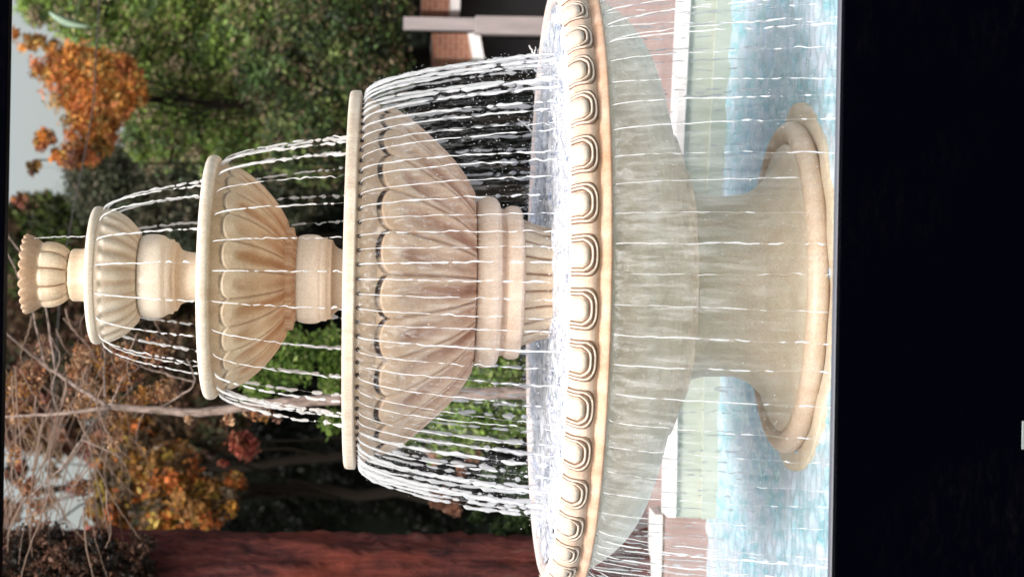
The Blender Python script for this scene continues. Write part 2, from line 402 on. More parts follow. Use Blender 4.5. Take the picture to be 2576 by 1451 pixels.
# collar and fluted column
prof = cat_join(([(188, 1192), (204, 1196), (213, 1210), (215, 1226), (211, 1242), (200, 1252)], 8), ([(186, 1256), (184, 1262)], 0),
                ([(184, 1266), (190, 1272), (193, 1286), (190, 1302), (180, 1308)], 8), ([(168, 1310), (160, 1312)], 0))
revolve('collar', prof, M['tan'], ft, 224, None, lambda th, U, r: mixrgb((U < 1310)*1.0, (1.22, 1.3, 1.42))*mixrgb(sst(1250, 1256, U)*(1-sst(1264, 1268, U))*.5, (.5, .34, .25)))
def fl_disp(th, U, r):
    p = phi(th, 22); return 7*(np.sqrt(np.clip(1-p*p, 0, 1))-.8)
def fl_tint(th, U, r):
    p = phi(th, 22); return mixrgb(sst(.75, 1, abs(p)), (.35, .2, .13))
prof = cat_join(([(158, 1312), (152, 1330), (143, 1355), (139, 1380), (140, 1410), (146, 1440)], 10))
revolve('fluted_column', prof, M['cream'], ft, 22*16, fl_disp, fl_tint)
# basin
def b_tint(th, U, r):
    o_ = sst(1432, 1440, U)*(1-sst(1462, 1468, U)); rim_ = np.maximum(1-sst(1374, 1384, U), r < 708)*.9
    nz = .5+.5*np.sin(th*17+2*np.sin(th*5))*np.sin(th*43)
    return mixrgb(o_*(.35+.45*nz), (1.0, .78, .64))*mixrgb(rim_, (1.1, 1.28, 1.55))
prof = cat_join(([(690, 1430), (694, 1392), (700, 1378), (712, 1371), (726, 1370), (736, 1374)], 8),
                ([(740, 1377), (749, 1386), (756, 1400), (758, 1414), (754, 1425), (748, 1432)], 10), ([(745, 1434), (744, 1435)], 0),
                ([(745, 1436), (753, 1448), (755, 1457), (749, 1462)], 6), ([(728, 1463)], 0))
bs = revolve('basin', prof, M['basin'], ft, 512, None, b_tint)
prof = cat_join(([(728, 1462), (712, 1482), (686, 1520), (648, 1562), (600, 1596), (548, 1620), (478, 1643), (410, 1660), (384, 1666)], 10),
                ([(380, 1668), (379, 1680), (352, 1683), (349, 1692)], 0), ([(340, 1694), (316, 1698), (298, 1706), (294, 1714)], 6), ([(286, 1716), (250, 1722)], 0))
us = revolve('basin_underside', prof, M['wet'], ft, 256)
# egg and frame ornaments round the basin
NE = 42
def basin_pt(u):
    q = np.array([(736, 1373), (740, 1377), (749, 1386), (756, 1400), (758, 1414), (754, 1425), (748, 1432)], float)
    return np.interp(u, q[:, 1], q[:, 0])
def on_basin(x, u, h):
    """x = units sideways, u, h = units out of the surface"""
    r = basin_pt(u); e = .5; dr = (basin_pt(u+e)-basin_pt(u-e))/(2*e); nn = math.hypot(1, dr); nr, nu = 1/nn, -dr/nn
    a = x/r; rr = r+h*nr
    return (math.sin(a)*rr*S, -math.cos(a)*rr*S, (2010-(u+h*nu))*S)
egg = MB(); nx_, nu_ = 14, 12; V = []
for i in range(nu_+1):
    for j in range(nx_+1):
        a = -1+2*j/nx_; t = i/nu_
        wd = 25.5*(1-max(0, (t-.55)/.45)**2.2*.55)*(1 if t > .08 else .8)
        edge_ = max(0, 1-abs(a)**3)*max(0, 1-abs(2*t-1)**4)
        V.append(on_basin(a*wd, 1373+t*39, -1+11*edge_**.6))
Fc = [(i*(nx_+1)+j, (i+1)*(nx_+1)+j, (i+1)*(nx_+1)+j+1, i*(nx_+1)+j+1) for i in range(nu_) for j in range(nx_)]
egg.add(V, Fc)
def frame_path(wd, bot, h, k=26):
    """an open frame, straight sides closing in a blunt point below"""
    q = [(-wd, 1374), (-wd*1.02, 1390), (-wd*1.02, bot-16), (-wd*.66, bot-3), (0, bot), (wd*.66, bot-3), (wd*1.02, bot-16), (wd*1.02, 1390), (wd, 1374)]
    q = catmull(q, 5); return [on_basin(x, u, h) for x, u in q]
e0 = empty('egg_ornament'); e0.parent = bs; e0.matrix_parent_inverse = Matrix()
bpy.data.objects.remove(e0)
def seam(m_, wd, bot, rad, h):
    m_.tube(frame_path(wd, bot, h), rad*S, 7)
orn_proto = egg.build('egg_ornament', M['egg'], bs, True)
fr = MB(); seam(fr, 31.5, 1417, 2.6, 2.2); seam(fr, 39, 1426.5, 2.7, 1.4)
# thin stained channels between the ridges go in as a second material on the same frame
frame_o = fr.build('frame', M['egg'], None, True)
gv = MB(); seam(gv, 27.6, 1413, 1.7, .4); seam(gv, 35.2, 1422, 2.2, 1.0); seam(gv, 43, 1431, 2.1, -.1)
g_o = gv.build('g', M['groove'], None, True)
def add_cols(me):
    a = me.color_attributes.new('Col', 'FLOAT_COLOR', 'POINT'); a.data.foreach_set('color', np.ones(len(me.vertices)*4, np.float32))
def join_meshes(name, objs):
    V = []; Fc = []; mi = []; mats = []; n = 0
    for o_ in objs:
        me_ = o_.data; V += [tuple(v.co) for v in me_.vertices]; Fc += [tuple(n+i for i in p.vertices) for p in me_.polygons]
        mi += [len(mats)]*len(me_.polygons); mats.append(me_.materials[0]); n = len(V)
    me_ = bpy.data.meshes.new(name); me_.from_pydata(V, [], Fc)
    for x in mats: me_.materials.append(x)
    me_.polygons.foreach_set('material_index', mi); me_.polygons.foreach_set('use_smooth', [True]*len(Fc)); me_.update()
    for o_ in objs: bpy.data.objects.remove(o_)
    return me_
orn_me = join_meshes('egg_ornament', [orn_proto, frame_o, g_o]); add_cols(orn_me)
off_e = (725.5-668)/750*0
for k in range(NE):
    a = (k+.52)*2*PI/NE
    if math.cos(a) < -.12: continue
    o = bpy.data.objects.new('egg_ornament', orn_me); col.objects.link(o); o.parent = bs
    gj = np.random.default_rng(k); o.rotation_euler = (0, 0, a+gj.normal()*.0025); o.scale = (1, 1, 1); o.location.z = gj.normal()*.002
# pedestal, ring, plinth
prof = cat_join(([(250, 1722), (236, 1742), (229, 1770), (226, 1810), (229, 1850), (238, 1880), (252, 1900)], 12), ([(262, 1912), (290, 1934), (330, 1950), (356, 1960), (362, 1972)], 10))
def ped_disp(th, U, r): return 1.5*np.sin(th*9+U*.05)*np.sin(U*.03)
revolve('pedestal', prof, M['pedestal'], ft, 256, ped_disp)
a = np.linspace(-2.2, 2.4, 22); prof = np.stack((386+29*np.cos(a), 1978+27*np.sin(a)), -1)
prof = np.vstack(([(352, 1985)], prof, [(392, 2006)]))
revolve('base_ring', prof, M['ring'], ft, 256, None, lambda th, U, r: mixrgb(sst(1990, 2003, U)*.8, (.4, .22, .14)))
prof = cat_join(([(395, 1998), (436, 1997), (456, 1998), (463, 2003), (465, 2040), (465, 2120)], 6))
revolve('plinth', prof, M['pedestal'], ft, 256, lambda th, U, r: 3*np.sin(th*5+1)+2*np.sin(th*13), lambda th, U, r: mixrgb(sst(-.2, .8, np.sin(th*4)+.4*np.sin(th*11))*.3, (.75, .66, .5)))
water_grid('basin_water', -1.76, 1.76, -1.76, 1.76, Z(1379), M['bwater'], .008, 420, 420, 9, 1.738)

# ------------------------------------------------------------------ falling water: one object a jet
rng = np.random.default_rng(11)
def jet(ang, r0, u0, r1, u1, rad, seed, gap=-.9, bead=.35, n=110):
    g = np.random.default_rng(seed); t = np.linspace(0, 1, n)
    u = u0+(u1-u0)*t; r = r0+(r1-r0)*np.sqrt(t)
    r = r+(np.cumsum(g.normal(size=n))*.16+noise1(g, n, n//5)*1.6)*t**.5; a = ang+(np.cumsum(g.normal(size=n))*.0004+noise1(g, n, n//4)*1.5/(r0+60))*t**.5+t*g.normal()*.006
    pts = np.stack((r*S*np.sin(a), -r*S*np.cos(a), (2010-u)*S), -1)
    w_ = noise1(g, n, int(n/3)); rr = rad*(1+bead*w_*(.3+.7*t)); on = (w_+noise1(g, n, 9)*.5) > gap-1.6*(1-t)**2
    q = np.where(on, np.clip(rr, rad*.35, rad*2.3), .0005)
    m_ = MB(); m_.tube(pts, q, 6)
    return m_
def jets(n, r0, u0, r1, u1, rad, labels, grp, gap, seed, off=0., dr=10, bead=.35, side=1., only_side=False):
    for k in range(n):
        a = (k+off)*2*PI/n; g = np.random.default_rng(seed+k); x, y = math.sin(a), math.cos(a)
        i = 0 if abs(x) < .72 and y > 0 else 1 if abs(x) < .72 else 2 if x > 0 else 3
        rd = rad*g.uniform(.6, 1.2)*(.9 if i == 0 else side)
        if only_side and i == 0: continue
        o = jet(a, r0, u0, r1+g.normal()*dr, u1, rd, seed+k, gap, bead).build('water_jet', M['jet'], None, True)
        tag(o, labels[i], 'water jet', grp+(' before it', ' behind it', ' on its post side', ' on its red trunk side')[i])
jets(16, 168, 264, 244, 530, .0052, ('thin white water jet falling in front of the ribs of the small top bowl', 'thin white water jet falling behind the small top bowl', 'thin white water jet arching off the small top bowl toward the evergreen tree', 'thin white water jet arching off the small top bowl toward the bare tree'), 'water jets of the small bowl', -.8, 100, .35, 5, .5, 1.3)
jets(26, 290, 560, 362, 880, .0048, ('thin water jet crossing the petals of the middle bowl', 'water jet falling behind the middle bowl and its collar', 'beaded water jet arching off the middle bowl toward the evergreen tree', 'beaded water jet arching off the middle bowl past the bare trunk'), 'water jets of the middle bowl', -.45, 300, .2, 7, .6, 1.7)
jets(NSP, 466, 912, 574, 1376,   .0042, ('fine water jet running down in front of the petals of the large bowl', 'broken water jet falling behind the large bowl onto the basin water', 'thick white water jet in the dense curtain off the large bowl nearest the brick building', 'thick white water jet in the dense curtain off the large bowl nearest the red trunk'), 'water jets of the large bowl', -.45, 500, .0, 12, .7, 2.1)
jets(72, 742, 1464, 800, 2004, .0034, ('sparse water strand dripping off the basin lip before the pedestal', 'sparse water strand dripping off the far side of the basin lip', 'sparse water strand dripping off the end of the basin nearest the post', 'sparse water strand dripping off the end of the basin nearest the red trunk'), 'water strands off the basin lip', .45, 900, .3, 14, .6, 1.2)
jets(70, 738, 1464, 822, 2004, .0030, ('', 'thin broken strand of water in the rear curtain under the basin', 'thin broken strand of water in the curtain under the basin end near the post', 'thin broken strand of water in the curtain under the basin end near the red trunk'), 'water curtain under the basin', .1, 2900, .1, 22, .7, 1.3, True)
def veil_mat(name, lo, hi, amax, f):
    m = mat(name, (.88, .91, .97), .3, .5)
    tc = N(m, 'ShaderNodeTexCoord'); mp = N(m, 'ShaderNodeMapping'); mp.inputs['Scale'].default_value = (f, f, f*.07); L(m, tc.outputs['Object'], mp.inputs[0])
    st = ramp(m, noise(m, mp.outputs[0], 1, 6, .75), [(lo, (0, 0, 0)), (hi, (1, 1, 1))])
    br_ = ramp(m, noise(m, coords(m, (1, 1, .6)), 6, 5, .7), [(.3, (.2, .2, .2)), (.65, (1, 1, 1))])
    x = N(m, 'ShaderNodeMath', operation='MULTIPLY'); L(m, st, x.inputs[0]); L(m, br_, x.inputs[1])
    y = N(m, 'ShaderNodeMath', operation='MULTIPLY'); L(m, x.outputs[0], y.inputs[0]); y.inputs[1].default_value = amax
    at = N(m, 'ShaderNodeVertexColor', layer_name='Col'); y2 = N(m, 'ShaderNodeMath', operation='MULTIPLY'); L(m, y.outputs[0], y2.inputs[0]); L(m, at.outputs[0], y2.inputs[1]); y = y2
    L(m, y.outputs[0], m.node_tree.nodes['Principled BSDF'].inputs['Alpha']); return m
def veil(name, label, r0, u0, r1, u1, mt, seed):
    g = np.random.default_rng(seed); t = np.linspace(0, 1, 60); p = np.stack((r0+(r1-r0)*np.sqrt(t), u0+(u1-u0)*t), -1)
    ph = g.uniform(0, 7, 5)
    o = revolve(name, p, mt, None, 360, lambda th, U, r: (U-u0)/(u1-u0)*(5*np.sin(th*11+ph[0]+U*.01)+3*np.sin(th*29+ph[1]-U*.02)+2*np.sin(th*67+ph[2])), lambda th, U, r: gray(1-.72*sst(.1, .75, (U-u0)/(u1-u0))))
    tag(o, label, 'water', kind='stuff')
veil('water_veil', 'thin streaky film of water hanging from the basin lip round the pedestal', 743, 1463, 806, 2006, veil_mat('thin_water', .44, .68, .34, 22), 4)
veil('water_veil', 'thin streaky film of water between the jets of the large bowl', 467, 908, 572, 1378, veil_mat('thin_jet_water', .5, .68, .36, 38), 5)
def droplets(name, label, n, fn, rad, seed):
    g = np.random.default_rng(seed); a, r, u = fn(g, n)
    c = np.stack((r*S*np.sin(a), -r*S*np.cos(a), (2010-u)*S), -1); q = rad*g.uniform(.5, 1.5, (n, 1, 1))
    o6 = np.array(((1, 0, 0), (0, 1, 0), (-1, 0, 0), (0, -1, 0), (0, 0, 1.6), (0, 0, -1.6)), float)
    V = (c[:, None]+o6[None]*q).reshape(-1, 3)
    f = np.array([(0, 1, 4), (1, 2, 4), (2, 3, 4), (3, 0, 4), (1, 0, 5), (2, 1, 5), (3, 2, 5), (0, 3, 5)])
    Fc = (np.arange(n)[:, None, None]*6+f[None]).reshape(-1, 3)
    tag(mesh_obj(name, V, Fc, M['jet'], None, True), label, 'spray', kind='stuff')
droplets('basin_splash', 'fine white splash hopping where the jets strike the basin water', 2600, lambda g, n: (g.uniform(0, 2*PI, n), 572+g.normal(size=n)*26, 1378-np.abs(g.normal(size=n))**1.3*13), .0035, 1)
droplets('falling_spray', 'scattered fine droplets falling round the underside of the basin', 3500, lambda g, n: (g.uniform(0, 2*PI, n), 770+g.normal(size=n)*30, 1470+530*g.random(n)**1.25), .0019, 2)
droplets('curtain_spray', 'fine droplets between the dense jets of the large bowl', 3500, lambda g, n: (lambda t: (g.uniform(0, 2*PI, n), 466+108*np.sqrt(t)+g.normal(size=n)*7, 912+464*t))(g.random(n)), .0022, 3)
o = jet(R(75), 90, 84, 104, 262, .0035, 5, -3).build('water_jet', M['jet'], None, True)
tag(o, 'single straight water jet from the topmost cup to the small bowl', 'water jet')

# ------------------------------------------------------------------ leaves, trees
def leafcloud(name, blobs, n, size, pal, seed, parent=None, clump=70, spread=.16, flat=.0):
    """blobs: (centre xyz, radius xyz, weight). Leaves gather in clumps, each clump with a colour of its own"""
    g = np.random.default_rng(seed); pal = np.array(pal)
    w_ = np.array([b_[2] for b_ in blobs], float); w_ /= w_.sum()
    nc = max(3, n//clump); bi = g.choice(len(blobs), nc, p=w_)
    d_ = g.normal(size=(nc, 3)); d_ /= np.linalg.norm(d_, axis=1)[:, None]; rad = g.uniform(.25, 1, nc)**.45
    cen = np.array([blobs[i][0] for i in bi]); rr = np.array([blobs[i][1] for i in bi])
    cc = cen+d_*rad[:, None]*rr
    cpal = pal[g.integers(0, len(pal), nc)]*g.uniform(.6, 1.35, (nc, 1))
    ci = g.integers(0, nc, n)
    pos = cc[ci]+g.normal(size=(n, 3))*(rr[ci].mean(1)*spread)[:, None]
    colr = cpal[ci]*g.uniform(.78, 1.25, (n, 1)); other = pal[g.integers(0, len(pal), n)]; mx_ = (g.random(n) < .1)[:, None]; colr = np.where(mx_, other, colr)
    a = g.normal(size=(n, 3)); a /= np.linalg.norm(a, axis=1)[:, None]; b_ = g.normal(size=(n, 3)); b_ = np.cross(a, b_); b_ /= np.linalg.norm(b_, axis=1)[:, None]
    s_ = size*g.uniform(.55, 1.4, (n, 1))
    V = np.stack((pos-a*s_, pos+b_*s_*.5, pos+a*s_, pos-b_*s_*.5), 1).reshape(-1, 3)
    Fc = np.arange(n*4).reshape(-1, 4)
    return mesh_obj(name, V, Fc, M['leaf'], parent, False, np.repeat(colr, 4, 0))
def B(u, v, r, d, w=None, ry=None):
    k = d/F; return (P(u, v, d), np.array((r*k, (ry or r)*k, r*k)), w or r*r)
def limb(b, pts, r0, r1, seed=0, n=8, jit=.02):
    g = np.random.default_rng(seed); q = catmull(pts, 6); q = q+g.normal(size=q.shape)*jit
    b.tube(q, np.linspace(r0, r1, len(q)), n)
GZ = .3
def tree(name, label, blobs, n, size, pal, seed, trunk=None, tr=.12, cat='tree', group=None, clump=70, bark='trunk', spread=.16):
    cen = np.average([b_[0] for b_ in blobs], axis=0, weights=[b_[2] for b_ in blobs])
    base = np.array(trunk if trunk is not None else (cen[0], cen[1], GZ)); base[2] = GZ; base[1] += .9; cen = cen+np.array((0, .8, 0))
    e = empty(name, tuple(base), label=label, cat=cat, group=group)
    b = MB(); top = cen+np.array((0, 0, .3)); limb(b, [base-np.array((0, 0, .1)), base*.5+top*.5+np.array((.05, 0, -.3)), top], tr, tr*.5, seed)
    g = np.random.default_rng(seed+5)
    for bb in blobs:
        st = base+(top-base)*g.uniform(.45, .9); q = bb[0]+np.array((0, bb[1][0]*.4, 0)); limb(b, [st, (st+q)/2+np.array((0, .1, .12)), q], tr*.2, tr*.05, seed+3, 6)
    b.build('trunk', M[bark], e, True)
    leafcloud('crown', blobs, n, size, pal, seed, e, clump, spread)
    return e
G1 = [tuple(1.3*x for x in c_) for c_ in [(.14, .22, .05), (.18, .27, .06), (.09, .15, .045), (.22, .23, .09), (.07, .11, .05), (.24, .20, .13)]]
G2 = [(.06, .08, .05), (.085, .10, .06), (.04, .05, .035), (.11, .10, .07)]
G3 = [tuple(1.5*x for x in c_) for c_ in [(.05, .09, .03), (.03, .05, .02), (.09, .12, .04), (.10, .08, .05), (.02, .03, .018)]]
OR = [(.56, .22, .05), (.62, .29, .07), (.46, .16, .05), (.52, .20, .09), (.52, .32, .09), (.30, .20, .07)]
RU = [(.24, .11, .07), (.30, .17, .09), (.14, .07, .05), (.20, .13, .06), (.32, .12, .09)]
YO = [(.40, .20, .04), (.45, .14, .04), (.30, .16, .05), (.36, .26, .06), (.20, .10, .04)]
LG = [(.16, .28, .05), (.22, .34, .07), (.10, .18, .04), (.28, .34, .12)]
DK = [(.004, .006, .005), (.009, .012, .008), (.003, .004, .004)]  # near black leaves, the garden's deep shade painted in

# near black hedge added in place of deep shade, painted into its colours
def hedge(name, label, u0, u1, v0, v1, d, n, seed, grp=None):
    a = P(u0, v1, d); c = P(u1, v0, d)
    e = empty(name, ((a[0]+c[0])/2, a[1]+.5, GZ), label=label, cat='painted shade', group=grp)
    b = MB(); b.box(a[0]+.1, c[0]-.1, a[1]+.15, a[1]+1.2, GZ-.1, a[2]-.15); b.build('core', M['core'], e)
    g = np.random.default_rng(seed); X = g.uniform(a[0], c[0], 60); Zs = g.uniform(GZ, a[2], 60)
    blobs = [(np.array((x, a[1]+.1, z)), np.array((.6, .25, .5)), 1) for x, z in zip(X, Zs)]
    leafcloud('shade_foliage', blobs, n, .05, DK, seed, e, 60, .3)
hedge('shade_hedge', 'tall near black hedge standing in for the deep shade right behind the fountain bowls', 590, 2000, -160, 880, 30, 26000, 1)
hedge('shade_hedge', 'tall near black hedge standing in for the deep shade beside the red barked trunk', 500, 2000, 870, 1700, 31, 26000, 2)

tree('green_tree', 'big mid green leafy tree beside the orange maple', [B(250, -10, 120, 24), B(330, 120, 110, 24), B(430, 40, 130, 24), B(470, 230, 120, 24), B(560, 330, 100, 24), B(620, 120, 150, 24), B(720, 280, 120, 24), B(740, 20, 120, 24), B(400, 330, 80, 24), B(110, 0, 60, 24)],
     190000, .036, G1, 21, P(1400, 120, 24), .16)
tree('shaded_tree', 'lower dark olive tree overhanging the brick piers', [B(820, 60, 120, 23.2), B(900, 180, 110, 23.2), B(800, 330, 110, 23.2), B(950, 40, 80, 23.2), B(900, 330, 80, 23.2), B(700, 180, 90, 23.2), B(960, 230, 60, 23.2)],
     120000, .036, G3, 22, P(1400, 200, 23.2), .12)
tree('evergreen_tree', 'dull dark evergreen tree between the maple and the fountain jets', [B(270, 450, 90, 26), B(340, 540, 90, 26), B(430, 420, 120, 26), B(480, 540, 90, 26), B(560, 450, 110, 26), B(680, 470, 110, 26), B(780, 440, 80, 26), B(250, 500, 60, 26)],
     130000, .036, G2, 23, P(1400, 480, 26), .16)
tree('maple_tree', 'bright orange autumn maple against the pale sky', [B(190, 170, 50, 22.5), B(240, 200, 60, 22.5), B(300, 180, 36, 22.5), B(240, 285, 55, 22.5), B(290, 260, 44, 22.5), B(255, 345, 36, 22.5), B(190, 240, 34, 22.5, 700), B(150, 150, 30, 22.5, 400), B(345, 240, 24, 22.5, 300), B(200, 320, 40, 22.5, 300), B(150, 220, 50, 22.5, 350), B(215, 385, 34, 22.5, 350), B(120, 170, 40, 22.5, 250), B(330, 200, 30, 22.5, 400), B(60, 100, 34, 22.5, 300), B(110, 115, 28, 22.5, 300), B(70, 160, 26, 22.5, 80)],
     30000, .032, OR, 24, P(1400, 300, 22.5), .05, clump=35, spread=.22)
tree('thin_maple_tree', 'sparse rusty sapling whose few leaves hang against the sky', [B(110, 350, 22, 22), B(180, 390, 28, 22), B(85, 420, 15, 22), B(140, 390, 15, 22), B(50, 500, 15, 22)],
     2600, .032, OR+RU, 25, P(1400, 420, 22), .018, clump=40, spread=.25)
tree('green_tree', 'small bright green tree top behind the topmost cup', [B(40, 580, 65, 27), B(110, 560, 70, 27), B(110, 640, 60, 27), B(180, 600, 60, 27), B(40, 680, 50, 27)],
     34000, .045, [(.06, .10, .025), (.09, .13, .03), (.04, .05, .025), (.12, .08, .05)], 26, P(1400, 600, 27), .12)
tree('russet_tree', 'dull russet brown tree behind the small top bowl', [B(200, 590, 90, 28.5), B(120, 700, 120, 28.5), B(60, 800, 110, 28.5), B(250, 760, 130, 28.5), B(170, 880, 130, 28.5), B(330, 900, 120, 28.5), B(60, 950, 110, 28.5), B(440, 850, 110, 28.5), B(320, 1010, 100, 28.5), B(450, 980, 90, 28.5), B(440, 1120, 90, 28.5), B(540, 1060, 70, 28.5), B(330, 1140, 80, 28.5), B(420, 1250, 100, 28.5), B(400, 1400, 100, 28.5)],
     120000, .05, [(.06, .04, .03), (.10, .055, .04), (.035, .03, .02), (.14, .09, .05), (.05, .06, .03)], 27, P(1400, 800, 28.5), .2)
tree('ginger_tree', 'ginger leaved tree beneath the tangle of bare twigs', [B(270, 1290, 50, 21), B(300, 1200, 60, 21), B(350, 1120, 60, 21), B(420, 1200, 80, 21), B(470, 1290, 80, 21), B(560, 1250, 45, 21), B(420, 1340, 60, 21), B(590, 1210, 25, 21), B(330, 1060, 40, 21)],
     42000, .038, YO+[(.12, .08, .05), (.08, .06, .04)], 28, P(1400, 1320, 21), .09)
tree('brown_tree', 'thin brown leaved tree with pale sky showing through it', [B(60, 1050, 80, 22.5), B(150, 1080, 60, 22.5), B(40, 1180, 26, 22.5), B(20, 1290, 30, 22.5), B(120, 1400, 60, 22.5), B(250, 1370, 45, 22.5), B(260, 1120, 50, 22.5), B(40, 1420, 70, 22.5), B(150, 1230, 60, 22.5, 160), B(300, 1420, 60, 22.5)],
     42000, .038, RU+[(.05, .035, .03), (.08, .05, .04)], 29, P(1400, 1100, 22.5), .08)
tree('red_sapling', 'small sapling with one tuft of bright red leaves before the black shade', [B(615, 1128, 26, 19), B(592, 1112, 18, 19), B(560, 1165, 12, 19), B(625, 1105, 14, 19)],
     1500, .026, [(.28, .06, .04), (.22, .05, .04), (.32, .11, .06)], 30, P(1400, 1130, 19), .018, clump=50, spread=.3)
tree('leafy_shrub', 'fresh yellow green shrub seen through the jets behind the large bowl', [B(830, 880, 35, 18), B(850, 960, 30, 18), B(840, 1060, 22, 18), B(950, 920, 60, 18), B(1230, 960, 60, 18), B(1180, 1040, 60, 18), B(1270, 1040, 45, 18), B(1120, 1090, 35, 18), B(1240, 910, 40, 18), B(1020, 1060, 40, 18), B(720, 900, 50, 18), B(650, 960, 30, 18)],
     26000, .03, LG, 31, P(1500, 980, 18), .03, 'shrub', spread=.42, clump=30)
tree('leafy_shrub', 'dark green shrub at the foot of the red barked trunk', [B(1330, 1290, 45, 17.6), B(1300, 1210, 35, 17.6), B(1270, 1330, 30, 17.6), B(1350, 1370, 40, 17.6), B(1240, 1200, 25, 17.6), B(1200, 1300, 14, 17.6)],
     14000, .03, [(.05, .09, .03), (.03, .05, .025), (.08, .12, .05)], 32, P(1500, 1280, 17.6), .03, 'shrub')
tree('rusty_shrub', 'low shrub with pinkish dead leaves behind the left side jets', [B(1090, 1150, 14, 18.4), B(1190, 1140, 14, 18.4), B(1110, 1260, 20, 18.4), B(1140, 1275, 18, 18.4), B(1160, 1180, 12, 18.4)],
     2200, .03, [(.45, .24, .16), (.5, .33, .22), (.35, .16, .1)], 33, P(1500, 1200, 18.4), .02, 'shrub', spread=.3)

tree('brown_sapling', 'dark brown leaved sapling hanging before the top of the red barked trunk', [B(60, 1400, 80, 16.3), B(160, 1420, 80, 16.3), B(260, 1400, 60, 16.3), B(330, 1450, 50, 16.3), B(350, 1380, 34, 16.3), B(40, 1500, 90, 16.3), B(230, 1500, 90, 16.3)],
     26000, .026, [(.03, .02, .016), (.06, .035, .025), (.10, .055, .04), (.02, .016, .014), (.16, .08, .055)], 34, P(1600, 1560, 16.3), .05)
# red barked trunk at the far left of the place
d = 17.0; e = empty('red_trunk_tree', (P(1500, 1492, d)[0], d-D0, GZ), label='massive tree trunk with deeply furrowed red brown bark', cat='tree')
g = np.random.default_rng(5); zt, zb = P(330, 1480, d)[2], GZ-.1
n_, k_ = 90, 60; V = []
for i in range(n_):
    t = i/(n_-1); z = zb+(zt+1.2-zb)*t; rr = .56-.10*t+.12*math.exp(-t*9)
    for j in range(k_):
        a = j*2*PI/k_; q = rr*(1+.05*math.sin(9*a+2*math.sin(3*z))+.03*math.sin(23*a+1.5*z)+.02*g.normal())
        V.append((e.location.x-.03+q*math.cos(a)+.10*(1-t)**2*-1, e.location.y+q*math.sin(a), z))
Fc = np.array([(i*k_+j, i*k_+(j+1) % k_, (i+1)*k_+(j+1) % k_, (i+1)*k_+j) for i in range(n_-1) for j in range(k_)])
mesh_obj('trunk', V, Fc, M['redbark'], e)

# bare tree: pale trunk running up behind the bowls and breaking into twigs
d = 16.2
bt = empty('bare_tree', tuple(P(1700, 990, d)*np.array((1, 1, 0))+np.array((0, 0, GZ))), label='pale bare tree with thin forked trunk and long drooping twigs', cat='tree')
b = MB()
def PL(pts, d_): return [P(u, v, d_+(x[0] if x else 0)) for u, v, *x in pts]
limb(b, PL([(1650, 985), (1200, 990), (850, 1004), (655, 1018), (500, 1037), (393, 1031), (271, 1022)], d), .055, .026, 1, 10, .004)
b.build('trunk', M['bark'], bt, True)
brs = [([(271, 1022), (190, 970), (113, 918), (60, 875), (-30, 800)], .022, .008), ([(275, 1022), (240, 1060), (205, 1106), (150, 1180), (60, 1260)], .018, .006),
       ([(280, 1024), (150, 1040), (60, 1045), (-30, 1050)], .018, .008), ([(265, 1000), (262, 940), (262, 879), (258, 830)], .010, .004),
       ([(393, 1031), (460, 990), (490, 960), (470, 900)], .008, .004), ([(280, 1015), (310, 950), (350, 925), (370, 900)], .008, .003),
       ([(140, 940), (100, 700), (40, 620), (0, 560)], .010, .005), ([(113, 918), (75, 760), (20, 640), (-20, 560)], .010, .004),
       ([(205, 1106), (300, 1150), (330, 1210)], .007, .003), ([(490, 960), (380, 930), (300, 900)], .006, .003), ([(150, 1040), (130, 980), (150, 900), (130, 850)], .008, .003)]
for i, (p, r0, r1) in enumerate(brs):
    b = MB(); limb(b, PL([(u, v, .25*math.sin(i*2.1+k)) for k, (u, v) in enumerate(p)], d), r0, r1, 40+i, 7, .003); b.build('branch', M['bark'], bt, True)
g = np.random.default_rng(77)
b = MB(); 
for i in range(150):
    u0 = g.uniform(-20, 280); v0 = g.uniform(900, 1300); du = g.uniform(-160, 160); dv = g.uniform(120, 420)
    if i > 95: u0 = g.uniform(20, 420); v0 = g.uniform(760, 1050); du = g.uniform(-80, 80); dv = g.uniform(40, 150)
    dd = d+g.uniform(-.5, 1.6)
    pts = [P(u0+du*t+30*math.sin(t*3+i)*t, v0+dv*t, dd+.2*math.sin(i+t)) for t in np.linspace(0, 1, 5)]
    r0 = g.uniform(.0035, .009); limb(b, pts, r0, r0*.3, i, 5, .0025)
o = b.build('twigs', M['twig'], bt, True); o['kind'] = 'stuff'
blobs = [B(g.uniform(20, 420), g.uniform(860, 1060), 22, d+.4) for _ in range(34)]+[B(g.uniform(330, 830), g.uniform(1035, 1060), 10, d) for _ in range(12)]+[B(g.uniform(20, 330), g.uniform(1060, 1420), 20, d+.4) for _ in range(12)]
leafcloud('dry_leaves', blobs, 7000, .022, [(.42, .26, .16), (.36, .16, .08), (.5, .32, .2), (.2, .1, .07), (.4, .2, .05)], 78, bt, 25, .5)

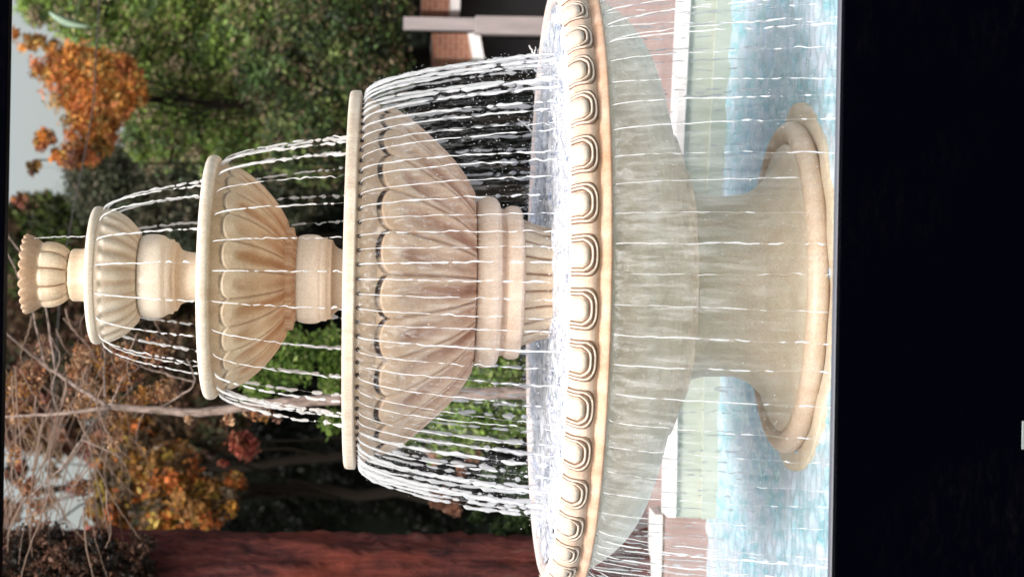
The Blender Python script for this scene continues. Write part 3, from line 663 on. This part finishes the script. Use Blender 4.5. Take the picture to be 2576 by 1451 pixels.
# slender pale leaf and the overhead cable
lf = MB(); a0, a1 = P(122, 30, 20), P(228, 68, 20); n = 14; V = []
ax = a1-a0; side = np.array((ax[2], 0, -ax[0])); side /= np.linalg.norm(side)
for i in range(n+1):
    t = i/n; wd = .042*math.sin(PI*(t**.75))**.8+.002; c_ = a0+ax*t+side*.04*math.sin(PI*t)
    for q, y in ((-1, 0), (0, -.02), (1, 0), (0, .006)): V.append(c_+side*wd*q+np.array((0, y, 0)))
Fc = [(i*4+j, i*4+(j+1) % 4, i*4+4+(j+1) % 4, i*4+4+j) for i in range(n) for j in range(4)]+[(3, 2, 1, 0), tuple(n*4+j for j in range(4))]
lf.add(V, Fc); o = lf.build('hanging_leaf', mat('pale_leaf', (.24, .34, .25), .5), None, True); tag(o, 'long pale blade of a leaf hanging among the green foliage', 'leaf')
b = MB(); limb(b, [P(262, -150, 19.5), P(243, 111, 19.5), P(236, 250, 19.5), P(215, 380, 19.5), P(191, 500, 19.5), P(172, 600, 19.5), P(150, 760, 19.5), P(100, 1600, 19.5)], .007, .007, 3, 6, 0)
tag(b.build('overhead_cable', M['cable'], None, True), 'thin dark cable slung across the orange maple and the sky', 'cable')

# porch post and brick piers at the right of the place
d = 22.0; a, c = P(1290, 86, d), P(1290, 42, d); y = d-D0
e = empty('porch_post', ((a[0]+c[0])/2, y, GZ), label='pinkish white square post standing before the deep shade', cat='post')
b = MB(); b.box(a[0], c[0], y, y+.19, GZ, P(1195, 60, d)[2], .008); b.build('lower_post', M['post'], e)
b = MB(); b.box(a[0]+.035, c[0]-.02, y+.03, y+.16, P(1195, 60, d)[2], P(1015, 60, d)[2], .006); b.build('upper_post', M['post'], e)
d = 23.5; y = d-D0
def pier(u_top, u_w0, u_w1, v0, v1, label, slope):
    a, c = P(u_top, v1, d), P(u_top, v0, d); zt = a[2]; z0 = P(u_w0, v0, d)[2]; z1 = P(u_w1, v0, d)[2]
    e = empty('brick_gable', ((a[0]+c[0])/2, y, GZ), label=label, cat='building')
    def pr(name, zb0, zb1, ztop0, ztop1, yy0, yy1, m_):
        b = MB(); V = [(a[0], yy0, zb0), (c[0], yy0, zb1), (c[0], yy0, ztop1), (a[0], yy0, ztop0)]; V += [(x, yy1, z) for x, _, z in V]
        b.add(V, [(0, 1, 2, 3), (7, 6, 5, 4), (0, 4, 5, 1), (1, 5, 6, 2), (2, 6, 7, 3), (3, 7, 4, 0)]); return b.build(name, m_, e)
    pr('brick_wall', z0-slope, z0, zt-slope*.5, zt, y, y+1.2, M['brick'])
    pr('white_trim', z1-slope, z1, z0-.003-slope, z0-.003, y-.06, y+1.2, M['white'])
    pr('opening_shade', GZ, GZ, z1-.003-slope, z1-.003, y+.4, y+1.2, M['dark'])  # dark block added for the shade of the opening below
pier(1060, 1135, 1160, -160, 26, 'orange brick building with white trim right of the pinkish post', 0)
pier(1085, 1176, 1206, 84, 146, 'small orange brick gable with white trim left of the pinkish post', .06)

# two slender white twigs poking up on the basin rim
for i, (p, lab) in enumerate((([(1362, 168), (1345, 140), (1330, 114)], 'short white twig on the basin rim near the pinkish post'), ([(1345, 345), (1330, 322), (1302, 300)], 'short white twig on the basin rim before the dense jets'))):
    b = MB(); limb(b, PL(p, 13.3), .008, .004, 60+i, 6, .002); limb(b, PL([p[1], (p[1][0]+3, p[1][1]-22)], 13.3), .005, .002, 63, 5, .002)
    tag(b.build('white_twig', M['white'], None, True), lab, 'twig')

# ------------------------------------------------------------------ black screen surround
BY = -2.35; dB = BY+D0
def zB(u): return EYE-(u-1010)*dB/F
e = empty('screen_surround', (0, BY, -2.0), label='wide glossy black screen surround closing the view below and above the fountain', cat='screen frame')
zb, ztp = zB(2094), zB(19)
def tilted(name, z0a, z1a, m_, y0, y1, ang=0):
    b = MB(); b.box(-3.2, 3.2, y0, y1, z0a, z1a, .004); return b.build(name, m_, e)
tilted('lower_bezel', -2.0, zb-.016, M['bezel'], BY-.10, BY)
b = MB(); q = [(BY, zb-.0155), (BY, zb), (BY-.004, zb)]+[(BY-.004-.03*math.sin(a), zb-.015+.015*math.cos(a)) for a in np.linspace(.15, PI/2, 9)]
V = [(x, y, z) for x in (-3.2, 3.2) for y, z in q]; k = len(q)
b.add(V, [tuple(range(k)), tuple(range(2*k-1, k-1, -1))]+[(i, k+i, k+(i+1) % k, (i+1) % k) for i in range(k)]); b.build('screen_edge', M['lip'], e)
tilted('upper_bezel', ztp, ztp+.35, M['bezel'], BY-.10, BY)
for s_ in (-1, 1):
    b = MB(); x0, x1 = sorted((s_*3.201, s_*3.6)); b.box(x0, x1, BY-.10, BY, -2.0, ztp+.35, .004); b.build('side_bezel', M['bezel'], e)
q0 = P(2569, 1129, dB-.1); q1 = P(2640, 1059, dB-.1)
b = MB(); b.box(q0[0], q1[0], BY-.108, BY-.101, q1[2], q0[2], .003); b.build('badge', M['badge'], e)
